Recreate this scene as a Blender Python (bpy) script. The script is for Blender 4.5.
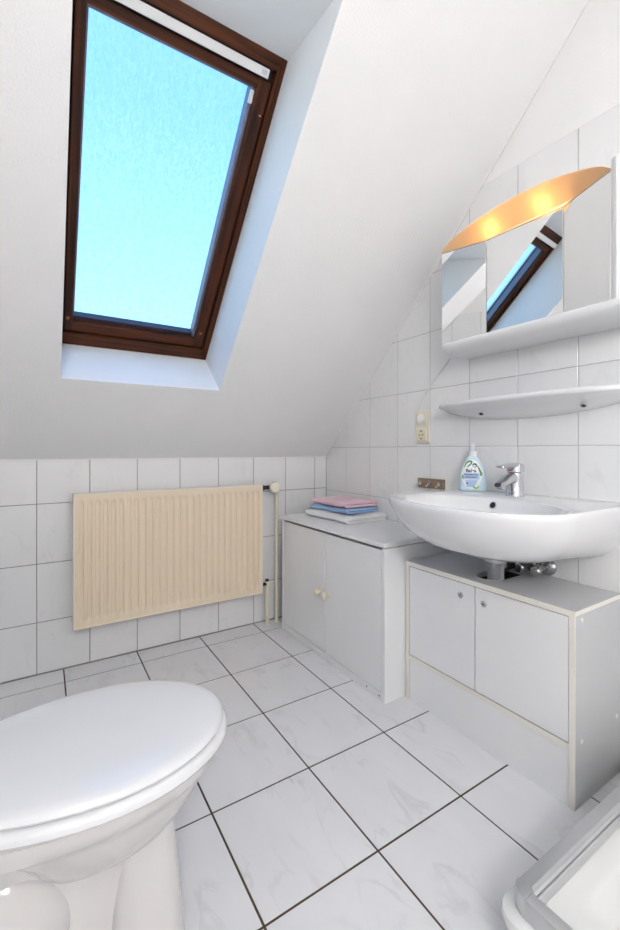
import bpy, bmesh, math, random
from mathutils import Vector, Matrix
random.seed(7)
scene = bpy.context.scene
for o in list(bpy.data.objects): bpy.data.objects.remove(o)
C = scene.collection
PI = math.pi

# ------------------------------------------------------------------ camera
YAW = 0.5621
CAMZ = 0.954
cam_d = bpy.data.cameras.new('camera'); cam = bpy.data.objects.new('camera', cam_d); C.objects.link(cam)
cam.location = (0, 0, CAMZ); cam.rotation_euler = (PI/2, 0, -YAW)
cam_d.sensor_fit = 'VERTICAL'; cam_d.sensor_height = 36; cam_d.sensor_width = 24
cam_d.lens = 423.23*36/930
cam_d.shift_y = -15.1/930
cam_d.clip_start = 0.02
scene.camera = cam

# ------------------------------------------------------------------ sky, exposure
world = bpy.data.worlds.new('sky'); scene.world = world; world.use_nodes = True
wn = world.node_tree.nodes; wl = world.node_tree.links
bg = wn['Background']
tc = wn.new('ShaderNodeTexCoord'); sp = wn.new('ShaderNodeSeparateXYZ'); rp = wn.new('ShaderNodeValToRGB')
wl.new(tc.outputs['Generated'], sp.inputs[0]); wl.new(sp.outputs['Z'], rp.inputs[0]); wl.new(rp.outputs[0], bg.inputs[0])
e = rp.color_ramp.elements
e[0].position = 0.0; e[0].color = (0.45, 0.74, 1.0, 1)
e[1].position = 1.0; e[1].color = (0.15, 0.42, 1.0, 1)
m_ = e.new(0.36); m_.color = (0.32, 0.64, 1.0, 1)
m_ = e.new(0.62); m_.color = (0.20, 0.49, 1.0, 1)
bg.inputs[1].default_value = 2.0
scene.view_settings.view_transform = 'Standard'
scene.view_settings.look = 'None'
scene.view_settings.gamma = 1
scene.view_settings.use_curve_mapping = False
scene.view_settings.exposure = 0.0
FILL_W = 39.5  # strength of the added fill globe behind the camera

# ------------------------------------------------------------------ materials
MATS = {}
def new_mat(name):
    m = bpy.data.materials.new(name); m.use_nodes = True
    nt = m.node_tree; b = nt.nodes['Principled BSDF']
    MATS[name] = m
    return m, nt, b
def plain(name, col, rough=0.5, metal=0.0, coat=0.0, bump=0.0, bscale=200, spec=0.5, var=0.03):
    m, nt, b = new_mat(name)
    b.inputs['Roughness'].default_value = rough; b.inputs['Metallic'].default_value = metal
    b.inputs['Coat Weight'].default_value = coat; b.inputs['Specular IOR Level'].default_value = spec
    t = nt.nodes.new('ShaderNodeTexCoord'); n = nt.nodes.new('ShaderNodeTexNoise')
    n.inputs['Scale'].default_value = 6; n.inputs['Detail'].default_value = 4
    nt.links.new(t.outputs['Object'], n.inputs[0])
    r = nt.nodes.new('ShaderNodeValToRGB'); nt.links.new(n.outputs[0], r.inputs[0])
    r.color_ramp.elements[0].position = .3; r.color_ramp.elements[1].position = .7
    r.color_ramp.elements[0].color = (*[c*(1-var) for c in col], 1); r.color_ramp.elements[1].color = (*[min(1, c*(1+var)) for c in col], 1)
    nt.links.new(r.outputs[0], b.inputs['Base Color'])
    if bump:
        n2 = nt.nodes.new('ShaderNodeTexNoise'); n2.inputs['Scale'].default_value = bscale; n2.inputs['Detail'].default_value = 3
        nt.links.new(t.outputs['Object'], n2.inputs[0])
        bp = nt.nodes.new('ShaderNodeBump'); bp.inputs['Strength'].default_value = bump; bp.inputs['Distance'].default_value = .004
        nt.links.new(n2.outputs[0], bp.inputs['Height']); nt.links.new(bp.outputs[0], b.inputs['Normal'])
    return m
def tile_mat(name, base, vein, rough, amount, vs):
    m, nt, b = new_mat(name)
    b.inputs['Roughness'].default_value = rough
    N = nt.nodes.new; L = nt.links.new
    t = N('ShaderNodeTexCoord'); oi = N('ShaderNodeObjectInfo'); ml = N('ShaderNodeVectorMath'); ml.operation = 'SCALE'
    cb = N('ShaderNodeCombineXYZ')
    for i in range(3): L(oi.outputs['Random'], cb.inputs[i])
    L(cb.outputs[0], ml.inputs[0]); ml.inputs['Scale'].default_value = 37.0
    ad = N('ShaderNodeVectorMath'); L(t.outputs['Object'], ad.inputs[0]); L(ml.outputs[0], ad.inputs[1])
    mp = N('ShaderNodeMapping'); mp.inputs['Rotation'].default_value = (0, 0, -.9); mp.inputs['Scale'].default_value = (1, .38, 1)
    L(ad.outputs[0], mp.inputs[0])
    n1 = N('ShaderNodeTexNoise'); n1.inputs['Scale'].default_value = vs; n1.inputs['Detail'].default_value = 5; n1.inputs['Distortion'].default_value = .8
    L(mp.outputs[0], n1.inputs[0])
    # thin veins where the noise crosses its middle value
    s = N('ShaderNodeMath'); s.operation = 'SUBTRACT'; L(n1.outputs[0], s.inputs[0]); s.inputs[1].default_value = .5
    a = N('ShaderNodeMath'); a.operation = 'ABSOLUTE'; L(s.outputs[0], a.inputs[0])
    r = N('ShaderNodeMapRange'); L(a.outputs[0], r.inputs[0]); r.inputs[1].default_value = 0; r.inputs[2].default_value = .035
    r.inputs[3].default_value = 1; r.inputs[4].default_value = 0
    n2 = N('ShaderNodeTexNoise'); n2.inputs['Scale'].default_value = vs*.7; L(ad.outputs[0], n2.inputs[0])
    r2 = N('ShaderNodeMapRange'); L(n2.outputs[0], r2.inputs[0]); r2.inputs[1].default_value = .45; r2.inputs[2].default_value = .7
    mu = N('ShaderNodeMath'); mu.operation = 'MULTIPLY'; L(r.outputs[0], mu.inputs[0]); L(r2.outputs[0], mu.inputs[1])
    n3 = N('ShaderNodeTexNoise'); n3.inputs['Scale'].default_value = vs*.8; n3.inputs['Detail'].default_value = 6; L(mp.outputs[0], n3.inputs[0])
    r3 = N('ShaderNodeMapRange'); L(n3.outputs[0], r3.inputs[0]); r3.inputs[1].default_value = .4; r3.inputs[2].default_value = .75; r3.inputs[4].default_value = .35
    mx_ = N('ShaderNodeMath'); mx_.operation = 'ADD'; mx_.use_clamp = True; L(mu.outputs[0], mx_.inputs[0]); L(r3.outputs[0], mx_.inputs[1])
    k = N('ShaderNodeMath'); k.operation = 'MULTIPLY'; L(mx_.outputs[0], k.inputs[0]); k.inputs[1].default_value = amount
    mix = N('ShaderNodeMix'); mix.data_type = 'RGBA'; L(k.outputs[0], mix.inputs[0])
    mix.inputs[6].default_value = (*base, 1); mix.inputs[7].default_value = (*vein, 1)
    L(mix.outputs[2], b.inputs['Base Color'])
    return m
def wood(name, axis, dark=(.016, .004, .001), light=(.125, .032, .006)):
    m, nt, b = new_mat(name); N = nt.nodes.new; L = nt.links.new
    t = N('ShaderNodeTexCoord'); mp = N('ShaderNodeMapping'); sc = [60, 60, 60]; sc[axis] = 2.5
    mp.inputs['Scale'].default_value = sc; L(t.outputs['Object'], mp.inputs[0])
    n = N('ShaderNodeTexNoise'); n.inputs['Scale'].default_value = 1.4; n.inputs['Detail'].default_value = 5; n.inputs['Distortion'].default_value = .4
    L(mp.outputs[0], n.inputs[0]); r = N('ShaderNodeValToRGB'); L(n.outputs[0], r.inputs[0])
    r.color_ramp.elements[0].position = .32; r.color_ramp.elements[0].color = (*dark, 1)
    r.color_ramp.elements[1].position = .75; r.color_ramp.elements[1].color = (*light, 1)
    L(r.outputs[0], b.inputs['Base Color']); b.inputs['Roughness'].default_value = .45; b.inputs['Specular IOR Level'].default_value = .25
    bp = N('ShaderNodeBump'); bp.inputs['Strength'].default_value = .15; bp.inputs['Distance'].default_value = .002
    L(n.outputs[0], bp.inputs['Height']); L(bp.outputs[0], b.inputs['Normal'])
    return m
M_plaster = plain('wallpaper_plaster', (.885, .88, .87), .85, bump=.35, bscale=170, var=.01)
M_reveal = plain('reveal_paint', (.93, .93, .92), .6, bump=.05, bscale=120, var=.01)
M_caulk = plain('white_caulk', (.86, .85, .83), .5)
M_wtile = tile_mat('wall_tile_glaze', (.86, .855, .855), (.72, .715, .71), .16, .36, 9)
M_ftile = tile_mat('floor_tile_glaze', (.82, .815, .825), (.55, .545, .55), .22, .42, 10)
M_wgrout = plain('wall_grout', (.33, .31, .295), .9, bump=.2, bscale=400)
M_rgrout = plain('pale_wall_grout', (.55, .545, .53), .9, bump=.2, bscale=400)
M_fgrout = plain('floor_grout', (.075, .052, .03), .9, bump=.2, bscale=400, var=.2)
M_wood_v = wood('dark_stained_wood_upright', 1)
M_wood_h = wood('dark_stained_wood_cross', 0)
M_brass = plain('dull_brass', (.35, .14, .04), .4, metal=.6)
M_black = plain('black_rubber', (.012, .011, .014), .5)
M_bead = plain('grey_glazing_strip', (.19, .19, .25), .35, metal=.3)
M_darkbead = plain('dark_glazing_strip', (.035, .025, .035), .4)
M_vent = plain('white_lacquered_metal', (.78, .77, .75), .35)
M_rad = plain('cream_radiator_enamel', (.86, .725, .545), .38, var=.01)
M_radside = plain('pale_radiator_enamel', (.88, .82, .72), .38, var=.01)
M_cream = plain('cream_plastic', (.80, .72, .54), .35)
M_creamw = plain('cream_socket_plastic', (.83, .78, .64), .35, var=.01)
M_lam = plain('white_laminate', (.86, .86, .86), .42, var=.012)
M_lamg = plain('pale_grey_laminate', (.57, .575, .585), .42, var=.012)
M_edge = plain('cream_edge_band', (.85, .82, .75), .45, var=.02)
M_ceramic = plain('white_ceramic', (.83, .83, .835), .07, coat=.5, var=.004)
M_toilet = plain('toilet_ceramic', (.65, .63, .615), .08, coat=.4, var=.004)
M_seat = plain('toilet_seat_plastic', (.79, .795, .81), .14, coat=.3, var=.004)
M_chrome = plain('chrome', (.60, .61, .63), .07, metal=1, var=.005)
M_dchrome = plain('tarnished_chrome', (.42, .40, .38), .18, metal=1, var=.1)
M_gpipe = plain('grey_waste_pipe', (.36, .37, .39), .4)
M_steel = plain('screw_steel', (.45, .43, .40), .35, metal=1)
M_rust = plain('rusty_screw', (.10, .04, .02), .7)
M_alu = plain('brushed_aluminium', (.60, .61, .62), .30, metal=.85, var=.01)
M_acryl = plain('white_acrylic', (.77, .77, .75), .12, coat=.3, var=.004)
M_white = plain('white_plastic', (.83, .83, .83), .3, var=.005)
M_mirror = plain('mirror_silver', (.88, .89, .89), .01, metal=1, var=.0)
M_brownwood = wood('hook_rail_wood', 1, (.20, .135, .09), (.36, .26, .18))
M_red = plain('red_dot', (.7, .03, .03), .4); M_blue = plain('blue_dot', (.05, .1, .5), .4)
M_soap = plain('light_blue_bottle', (.60, .76, .86), .25, var=.01)
M_label = plain('white_label', (.82, .85, .87), .3, var=.01)
M_bluel = plain('blue_label_band', (.45, .58, .80), .3)
M_navy = plain('navy_print', (.02, .03, .10), .4)
M_green = plain('green_print', (.06, .26, .04), .4)
M_lime = plain('lime_print', (.25, .55, .10), .4)
def terry(name, col):
    m = plain(name, col, .95, bump=.9, bscale=420, var=.06)
    m.node_tree.nodes['Principled BSDF'].inputs['Sheen Weight'].default_value = .4
    return m
M_pink = terry('pink_terry', (.89, .60, .69)); M_bluet = terry('blue_terry', (.30, .49, .82)); M_whitet = terry('white_terry', (.90, .90, .90))
# obscured window glass: clear thin pane with a rippled pattern
m, nt, b = new_mat('obscured_glass'); nt.nodes.remove(b)
N = nt.nodes.new; L = nt.links.new
out = nt.nodes['Material Output']; t = N('ShaderNodeTexCoord'); mp = N('ShaderNodeMapping'); mp.inputs['Rotation'].default_value = (0, 0, .6); mp.inputs['Scale'].default_value = (1, .45, 1)
n = N('ShaderNodeTexNoise'); n.inputs['Scale'].default_value = 95; n.inputs['Detail'].default_value = 3; n.inputs['Distortion'].default_value = 1.2
L(t.outputs['Object'], mp.inputs[0]); L(mp.outputs[0], n.inputs[0])
r = N('ShaderNodeValToRGB'); L(n.outputs[0], r.inputs[0]); r.color_ramp.elements[0].position = .3; r.color_ramp.elements[1].position = .72
r.color_ramp.elements[0].color = (.90, .955, .96, 1); r.color_ramp.elements[1].color = (1, 1, 1, 1)
tr = N('ShaderNodeBsdfTransparent'); L(r.outputs[0], tr.inputs[0])
gl = N('ShaderNodeBsdfGlossy'); gl.inputs['Roughness'].default_value = .15
bp = N('ShaderNodeBump'); bp.inputs['Strength'].default_value = .5; bp.inputs['Distance'].default_value = .003; L(n.outputs[0], bp.inputs['Height']); L(bp.outputs[0], gl.inputs['Normal'])
mx = N('ShaderNodeMixShader'); mx.inputs[0].default_value = .05; L(tr.outputs[0], mx.inputs[1]); L(gl.outputs[0], mx.inputs[2]); L(mx.outputs[0], out.inputs[0])
M_glass = m
# amber diffuser of the mirror lamp
m, nt, b = new_mat('amber_diffuser'); nt.nodes.remove(b); N = nt.nodes.new; L = nt.links.new; out = nt.nodes['Material Output']
tl = N('ShaderNodeBsdfTranslucent'); tl.inputs[0].default_value = (1.0, .74, .46, 1)
df = N('ShaderNodeBsdfPrincipled'); df.inputs['Base Color'].default_value = (.92, .74, .48, 1); df.inputs['Roughness'].default_value = .3
mx = N('ShaderNodeMixShader'); mx.inputs[0].default_value = .45; L(tl.outputs[0], mx.inputs[1]); L(df.outputs[0], mx.inputs[2]); L(mx.outputs[0], out.inputs[0])
M_amber = m
def emit(name, col, st):
    m, nt, b = new_mat(name); b.inputs['Base Color'].default_value = (*col, 1)
    b.inputs['Emission Color'].default_value = (*col, 1); b.inputs['Emission Strength'].default_value = st
    return m
M_bulb = emit('warm_bulb', (1.0, .80, .46), 27.0)

# ------------------------------------------------------------------ mesh helpers
def link(name, me, mat, parent=None, smooth=False, mw=None):
    o = bpy.data.objects.new(name, me); C.objects.link(o)
    if mat and not me.materials: me.materials.append(mat)
    if smooth:
        for p in me.polygons: p.use_smooth = True
    if parent: o.parent = parent
    if mw is not None: o.matrix_world = mw if not parent else parent.matrix_world.inverted() @ mw
    return o
def pydata(name, vs, fs, mat, parent=None, smooth=False, mw=None):
    me = bpy.data.meshes.new(name); me.from_pydata([tuple(v) for v in vs], [], fs); me.update()
    bm = bmesh.new(); bm.from_mesh(me); bmesh.ops.recalc_face_normals(bm, faces=bm.faces); bm.to_mesh(me); bm.free()
    return link(name, me, mat, parent, smooth, mw)
def from_bm(name, bm, mat, parent=None, smooth=False, mw=None):
    bmesh.ops.recalc_face_normals(bm, faces=bm.faces)
    me = bpy.data.meshes.new(name); bm.to_mesh(me); bm.free()
    return link(name, me, mat, parent, smooth, mw)
def bm_box(bm, lo, hi, bev=0.0, seg=2):
    t = bmesh.new(); bmesh.ops.create_cube(t, size=1)
    c = [(a+b)/2 for a, b in zip(lo, hi)]; s = [b-a for a, b in zip(lo, hi)]
    for v in t.verts: v.co = Vector([v.co[i]*s[i]+c[i] for i in range(3)])
    if bev: bmesh.ops.bevel(t, geom=t.edges[:], offset=bev, segments=seg, affect='EDGES', profile=.5)
    me = bpy.data.meshes.new('t'); t.to_mesh(me); t.free(); bm.from_mesh(me); bpy.data.meshes.remove(me)
def box(name, lo, hi, mat, parent=None, bev=0.0, seg=2, mw=None, smooth=False):
    bm = bmesh.new(); bm_box(bm, lo, hi, bev, seg)
    # parts under a placed parent are given in world coordinates and moved into its space
    o = from_bm(name, bm, mat, None, smooth)
    return attach(o, parent, mw)
def attach(o, parent, mw=None):
    if mw is not None: o.matrix_world = mw
    if parent:
        o.parent = parent
        base = mw if mw is not None else Matrix.Identity(4)
        o.matrix_parent_inverse = Matrix.Identity(4)
        o.matrix_basis = world_of(parent).inverted() @ base
    return o
def world_of(o):
    m = o.matrix_basis.copy()
    return (world_of(o.parent) @ m) if o.parent else m
def loft(name, rings, mat, parent=None, cap0=True, cap1=True, smooth=True, closed=True, mw=None):
    n = len(rings[0]); vs = [p for r in rings for p in r]; fs = []
    for k in range(len(rings)-1):
        for i in range(n if closed else n-1):
            j = (i+1) % n
            fs.append((k*n+i, k*n+j, (k+1)*n+j, (k+1)*n+i))
    if cap0: fs.append(tuple(range(n)))
    if cap1: fs.append(tuple((len(rings)-1)*n+i for i in range(n)))
    o = pydata(name, vs, fs, mat, None, False)
    if smooth: shade(o)
    return attach(o, parent, mw)
def shade(o, ang=40):
    me = o.data
    for p in me.polygons: p.use_smooth = True
    bm = bmesh.new(); bm.from_mesh(me); lim = math.radians(ang)
    for e_ in bm.edges:
        if len(e_.link_faces) == 2 and e_.calc_face_angle(0) > lim: e_.smooth = False
    bm.to_mesh(me); bm.free()
def frame_to(p, d):
    d = Vector(d).normalized(); up = Vector((0, 0, 1)) if abs(d.z) < .95 else Vector((0, 1, 0))
    x = up.cross(d).normalized(); y = d.cross(x)
    m = Matrix((x, y, d)).transposed().to_4x4(); m.translation = Vector(p); return m
def lathe(name, prof, mat, parent=None, p=(0, 0, 0), d=(0, 0, 1), n=24, cap=True):
    rings = [[(r*math.cos(2*PI*i/n), r*math.sin(2*PI*i/n), z) for i in range(n)] for r, z in prof]
    return loft(name, rings, mat, parent, cap, cap, True, True, frame_to(p, d))
def tube(name, pts, r, mat, parent=None, n=10, rs=None):
    pts = [Vector(p) for p in pts]; rings = []
    for i, p in enumerate(pts):
        d = (pts[min(i+1, len(pts)-1)]-pts[max(i-1, 0)])
        m = frame_to(p, d); rr = rs[i] if rs else r
        rings.append([m @ Vector((rr*math.cos(2*PI*k/n), rr*math.sin(2*PI*k/n), 0)) for k in range(n)])
    return loft(name, rings, mat, parent)
def spline(pts, n=8):
    P = [Vector(p) for p in pts]; out = []
    for i in range(len(P)-1):
        p0, p1, p2, p3 = P[max(i-1, 0)], P[i], P[i+1], P[min(i+2, len(P)-1)]
        for k in range(n):
            t = k/n
            out.append(.5*((2*p1)+(p2-p0)*t+(2*p0-5*p1+4*p2-p3)*t*t+(3*p1-p0-3*p2+p3)*t**3))
    out.append(P[-1]); return out
def prism(name, outline, z0, z1, mat, parent=None, bev=0.0, seg=2, smooth=True):
    bm = bmesh.new(); a = [bm.verts.new((x, y, z0)) for x, y in outline]; b = [bm.verts.new((x, y, z1)) for x, y in outline]
    n = len(a); bm.faces.new(a); bm.faces.new(b)
    for i in range(n): bm.faces.new((a[i], a[(i+1) % n], b[(i+1) % n], b[i]))
    if bev:
        bmesh.ops.recalc_face_normals(bm, faces=bm.faces)
        ed = [e_ for e_ in bm.edges if abs(e_.verts[0].co.z-e_.verts[1].co.z) < 1e-6]
        bmesh.ops.bevel(bm, geom=ed, offset=bev, segments=seg, affect='EDGES', profile=.5)
    o = from_bm(name, bm, mat, None)
    if smooth: shade(o, 35)
    return attach(o, parent)
def empty(name, loc=(0, 0, 0)):
    o = bpy.data.objects.new(name, None); C.objects.link(o); o.location = loc; o.empty_display_size = .05; return o
def tag(o, label, cat, group=None):
    o['label'] = label; o['category'] = cat
    if group: o['group'] = group
    return o
def structure(o, label=None):
    o['kind'] = 'structure'
    if label: o['label'] = label
    return o

# ------------------------------------------------------------------ room shell
XR, YB = 1.4585, 2.130          # tile faces of the right and back wall
XL, YF = -0.45, -1.75           # left wall and the wall behind the camera
SUM = 3.041                     # the roof slope is the plane y + z = SUM
ZC = 2.45
KNEE = 0.911
TOPT = 1.992

def clip(poly, a, b, c):        # keep a*x + b*y <= c
    out = []
    for i in range(len(poly)):
        p, q = poly[i], poly[(i+1) % len(poly)]
        fp, fq = a*p[0]+b*p[1]-c, a*q[0]+b*q[1]-c
        if fp <= 0: out.append(p)
        if (fp < 0 < fq) or (fq < 0 < fp):
            t = fp/(fp-fq); out.append((p[0]+t*(q[0]-p[0]), p[1]+t*(q[1]-p[1])))
    return out
def area(poly): return .5*sum(p[0]*q[1]-q[0]*p[1] for p, q in zip(poly, poly[1:]+poly[:1]))
def inset(poly, d):
    n = len(poly); out = []
    for i in range(n):
        p0, p1, p2 = Vector(poly[i-1]), Vector(poly[i]), Vector(poly[(i+1) % n])
        e1, e2 = (p1-p0).normalized(), (p2-p1).normalized()
        n1, n2 = Vector((-e1.y, e1.x)), Vector((-e2.y, e2.x))
        k = max(.3, 1+n1.dot(n2)); out.append(tuple(p1+(n1+n2)*(d/k)))
    return out
tile_cache = {}
def tile_mesh(poly, th, ch, mat):
    key = (tuple((round(x, 4), round(y, 4)) for x, y in poly), mat.name)
    if key in tile_cache: return tile_cache[key]
    n = len(poly); top = inset(poly, ch)
    vs = [(x, y, -th) for x, y in poly]+[(x, y, -ch*.7) for x, y in poly]+[(x, y, 0) for x, y in top]
    fs = []
    for i in range(n):
        j = (i+1) % n
        fs += [(i, j, n+j, n+i), (n+i, n+j, 2*n+j, 2*n+i)]
    fs.append(tuple(2*n+i for i in range(n)))
    me = bpy.data.meshes.new('tile'); me.from_pydata(vs, [], fs); me.update(); me.materials.append(mat)
    tile_cache[key] = me; return me
def lay(parent, org, e1, e2, A, B, clips, g, mat, th=.0045, ch=.0012, name='tile'):
    e1, e2 = Vector(e1), Vector(e2); nn = e1.cross(e2)
    for a0, a1 in zip(A, A[1:]):
        for b0, b1 in zip(B, B[1:]):
            poly = [(a0+g/2, b0+g/2), (a1-g/2, b0+g/2), (a1-g/2, b1-g/2), (a0+g/2, b1-g/2)]
            for c_ in clips:
                poly = clip(poly, *c_)
                if len(poly) < 3: break
            if len(poly) < 3 or area(poly) < 2e-5: continue
            cl = []
            for p in poly:
                if not cl or (Vector(p)-Vector(cl[-1])).length > .0015: cl.append(p)
            if (Vector(cl[0])-Vector(cl[-1])).length < .0015: cl.pop()
            if len(cl) < 3: continue
            ca, cb = (a0+a1)/2, (b0+b1)/2
            me = tile_mesh([(x-ca, y-cb) for x, y in cl], th, ch, mat)
            o = bpy.data.objects.new(name, me); C.objects.link(o)
            mw = Matrix((e1, e2, nn)).transposed().to_4x4()
            # tiny unevenness of hand-laid tiles
            mw = mw @ Matrix.Rotation(random.uniform(-.0012, .0012), 4, 'X') @ Matrix.Rotation(random.uniform(-.0012, .0012), 4, 'Y')
            mw.translation = Vector(org)+e1*ca+e2*cb
            attach(o, parent, mw)

# floor
floor = structure(box('floor', (XL, YF, -.06), (XR+.006, YB+.006, -.0018), M_fgrout), 'white marbled square floor tiles with dark brown joints')
colx = [XL, -.2256, .0744, .3744, .6744, .9744, 1.2744, XR+.003]
rowy = [YF, -1.728, -1.416, -1.104, -.792, -.480, -.168, .143, .455, .7665, 1.0783, 1.390, 1.702, 2.010, YB+.002]
lay(floor, (0, 0, 0), (1, 0, 0), (0, 1, 0), colx, rowy, [], .0054, M_ftile, th=.006, ch=.0009)

# back (knee) wall with its tiles
wb = structure(box('wall_back', (XL-.05, YB+.0012, -.06), (XR+.1, YB+.12, KNEE+.04), M_wgrout), 'low tiled knee wall under the roof slope')
bx_ = [XL]+[-.0241+.2*i for i in range(-2, 8)]+[XR]
bz_ = [.004, .222, .470, .724, KNEE]
lay(wb, (0, YB, 0), (1, 0, 0), (0, 0, 1), bx_, bz_, [], .0034, M_wtile)

# right wall: plaster body, grout bed and tiles up to the tile line, cut by the slope
def wall_prism(name, x0, x1, mat, pts, parent=None):
    n = len(pts)
    vs = [(x0, y, z) for y, z in pts]+[(x1, y, z) for y, z in pts]
    fs = [tuple(range(n)), tuple(range(n, 2*n))]+[(i, (i+1) % n, n+(i+1) % n, n+i) for i in range(n)]
    return attach(pydata(name, vs, fs, mat), parent)
full = [(YF, -.06), (YB+.05, -.06), (YB+.05, SUM-YB+.05), (SUM-ZC+.0, ZC+.1), (YF, ZC+.1)]
wr = structure(wall_prism('wall_right', XR+.0045, XR+.1, M_plaster, full), 'tiled right wall with white plaster above the tiles')
bed = [(YF, -.01), (YB, -.01), (YB, SUM-YB), (SUM-TOPT, TOPT-.002), (YF, TOPT-.002)]
wall_prism('grout_bed', XR+.0012, XR+.0046, M_rgrout, bed, wr)
ry_ = sorted([YF]+[1.9303-.20616*i for i in range(0, 18)]+[YB])
rz_ = [.002, .200, .456, .712, .968, 1.224, 1.480, 1.736, TOPT]
# axes: e1 = -y, e2 = z  ->  normal -x
lay(wr, (XR, 0, 0), (0, -1, 0), (0, 0, 1), sorted(-y for y in ry_), rz_, [(-1, 1, SUM-.006)], .0032, M_wtile)
# left wall
wlft = structure(wall_prism('wall_left', XL-.1, XL-.0045, M_plaster, full), 'tiled left wall behind the toilet')
wall_prism('grout_bed', XL-.0046, XL-.0012, M_rgrout, bed, wlft)
lay(wlft, (XL, 0, 0), (0, 1, 0), (0, 0, 1), ry_, rz_, [(1, 1, SUM-.006)], .0032, M_wtile)
# wall behind the camera and flat ceiling
structure(box('wall_front', (XL-.1, YF-.1, -.06), (XR+.1, YF, ZC+.1), M_plaster), 'plain white wall opposite the knee wall')
structure(box('ceiling', (XL-.1, YF-.1, ZC), (XR+.1, SUM-ZC+.02, ZC+.12), M_plaster), 'flat white ceiling strip')

# ------------------------------------------------------------------ sloped wall with the window opening
r2 = math.sqrt(2)
SM = Matrix(((1, 0, 0), (0, -1/r2, 1/r2), (0, 1/r2, 1/r2))).transposed()  # columns: x, v (up the slope), w (outwards)
SMW = Matrix(((1, 0, 0, 0), (0, -1/r2, 1/r2, 1.821), (0, 1/r2, 1/r2, 1.220), (0, 0, 0, 1)))
IN0 = (.055, .668, 0.0, 1.345)      # opening in the plaster
IN1 = (.050, .666, -.012, 1.143)    # outline of the window frame, 25 cm further out
OUT = (XL-.1, XR+.1, -.50, 1.760)
WD = .25; WO = .37
def rect(r_, w): return [(r_[0], r_[2], w), (r_[1], r_[2], w), (r_[1], r_[3], w), (r_[0], r_[3], w)]
vs = rect(OUT, 0)+rect(IN0, 0)+rect(IN1, WD)+rect(IN1, WO)+rect(OUT, WO)
fs = []
for k in range(4):
    for i in range(4):
        j = (i+1) % 4; fs.append((k*4+i, k*4+j, k*4+4+j, k*4+4+i))
for i in range(4): j = (i+1) % 4; fs.append((16+i, 16+j, j, i))
ws = pydata('wall_slope', vs, fs, M_plaster, None, False)
ws.data.materials.append(M_reveal)
for p in ws.data.polygons:
    zs = [ws.data.vertices[i].co.z for i in p.vertices]
    if min(zs) < .01 and abs(max(zs)-WD) < .01: p.material_index = 1
ws.matrix_world = SMW
structure(ws, 'white papered roof slope around the skylight')
# caulk beads along the slope
tr1 = structure(tube('trim_1', [(XR-.001, YB-.001, SUM-YB+.001), (XR-.001, SUM-ZC, ZC)], .0045, M_caulk, None, 8), 'thin white caulk bead where slope meets right wall')
tr2 = structure(box('trim_2', (XL, YB-.004, KNEE-.002), (XR, YB+.002, KNEE+.006), M_caulk, None, .001), 'thin white caulk bead along top of knee wall')

# ------------------------------------------------------------------ skylight
win = empty('window_1'); win.matrix_world = SMW; structure(win, 'brown wooden skylight with obscured glass in the roof slope')
def sbox(name, x0, x1, v0, v1, w0, w1, mat, parent=win, bev=.0025):
    return box(name, (x0, v0, w0), (x1, v1, w1), mat, parent, bev, 2, SMW)
sbox('frame_bottom', .046, .666, -.012, .044, WD, .35, M_wood_h, bev=.005)
sbox('frame_top', .046, .666, 1.105, 1.143, WD, .35, M_wood_h)
sbox('frame_side', .040, .0655, -.012, 1.143, WD, .35, M_wood_v)
sbox('frame_side', .6405, .666, -.012, 1.143, WD, .35, M_wood_v)
sbox('sash_bottom', .069, .636, .049, .093, .257, .32, M_wood_h, bev=.005)
sbox('sash_top', .069, .636, 1.042, 1.073, .257, .32, M_wood_h, bev=.004)
sbox('sash_side', .069, .099, .049, 1.073, .256, .32, M_wood_v, bev=.004)
sbox('sash_side', .590, .636, .049, 1.073, .256, .32, M_wood_v, bev=.004)
sbox('backing_strip', .052, .069, .0, 1.13, .30, .35, M_black); sbox('backing_strip', .634, .65, .0, 1.13, .30, .35, M_black)
sbox('backing_strip', .052, .65, .03, .055, .30, .35, M_black); sbox('backing_strip', .052, .65, 1.07, 1.11, .28, .35, M_black)
sbox('glazing_strip', .579, .5905, .093, 1.042, .272, .315, M_bead, bev=.001)
sbox('glazing_strip', .099, .590, .091, .108, .278, .315, M_darkbead, bev=.001)
sbox('glazing_strip', .099, .590, 1.036, 1.043, .280, .315, M_bead, bev=.001)
sbox('glazing_strip', .097, .104, .093, 1.042, .280, .315, M_bead, bev=.001)
sbox('pane', .098, .591, .085, 1.050, .302, .306, M_glass, bev=0)
bar = sbox('ventilation_bar', .075, .611, 1.076, 1.101, .230, .254, M_vent, bev=.003)
sbox('maker_plate', .585, .603, 1.082, 1.095, .2292, .2305, M_lamg, bar, 0)
sbox('sash_clip', .578, .590, .995, 1.033, .265, .280, M_vent)
sbox('screw_head', .620, .627, .975, .979, .2545, .2570, M_steel, bev=0)
sbox('corner_peg', .076, .087, .100, .113, .2548, .257, M_brass, bev=0); sbox('corner_peg', .606, .617, .118, .130, .2548, .257, M_brass, bev=0)

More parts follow.
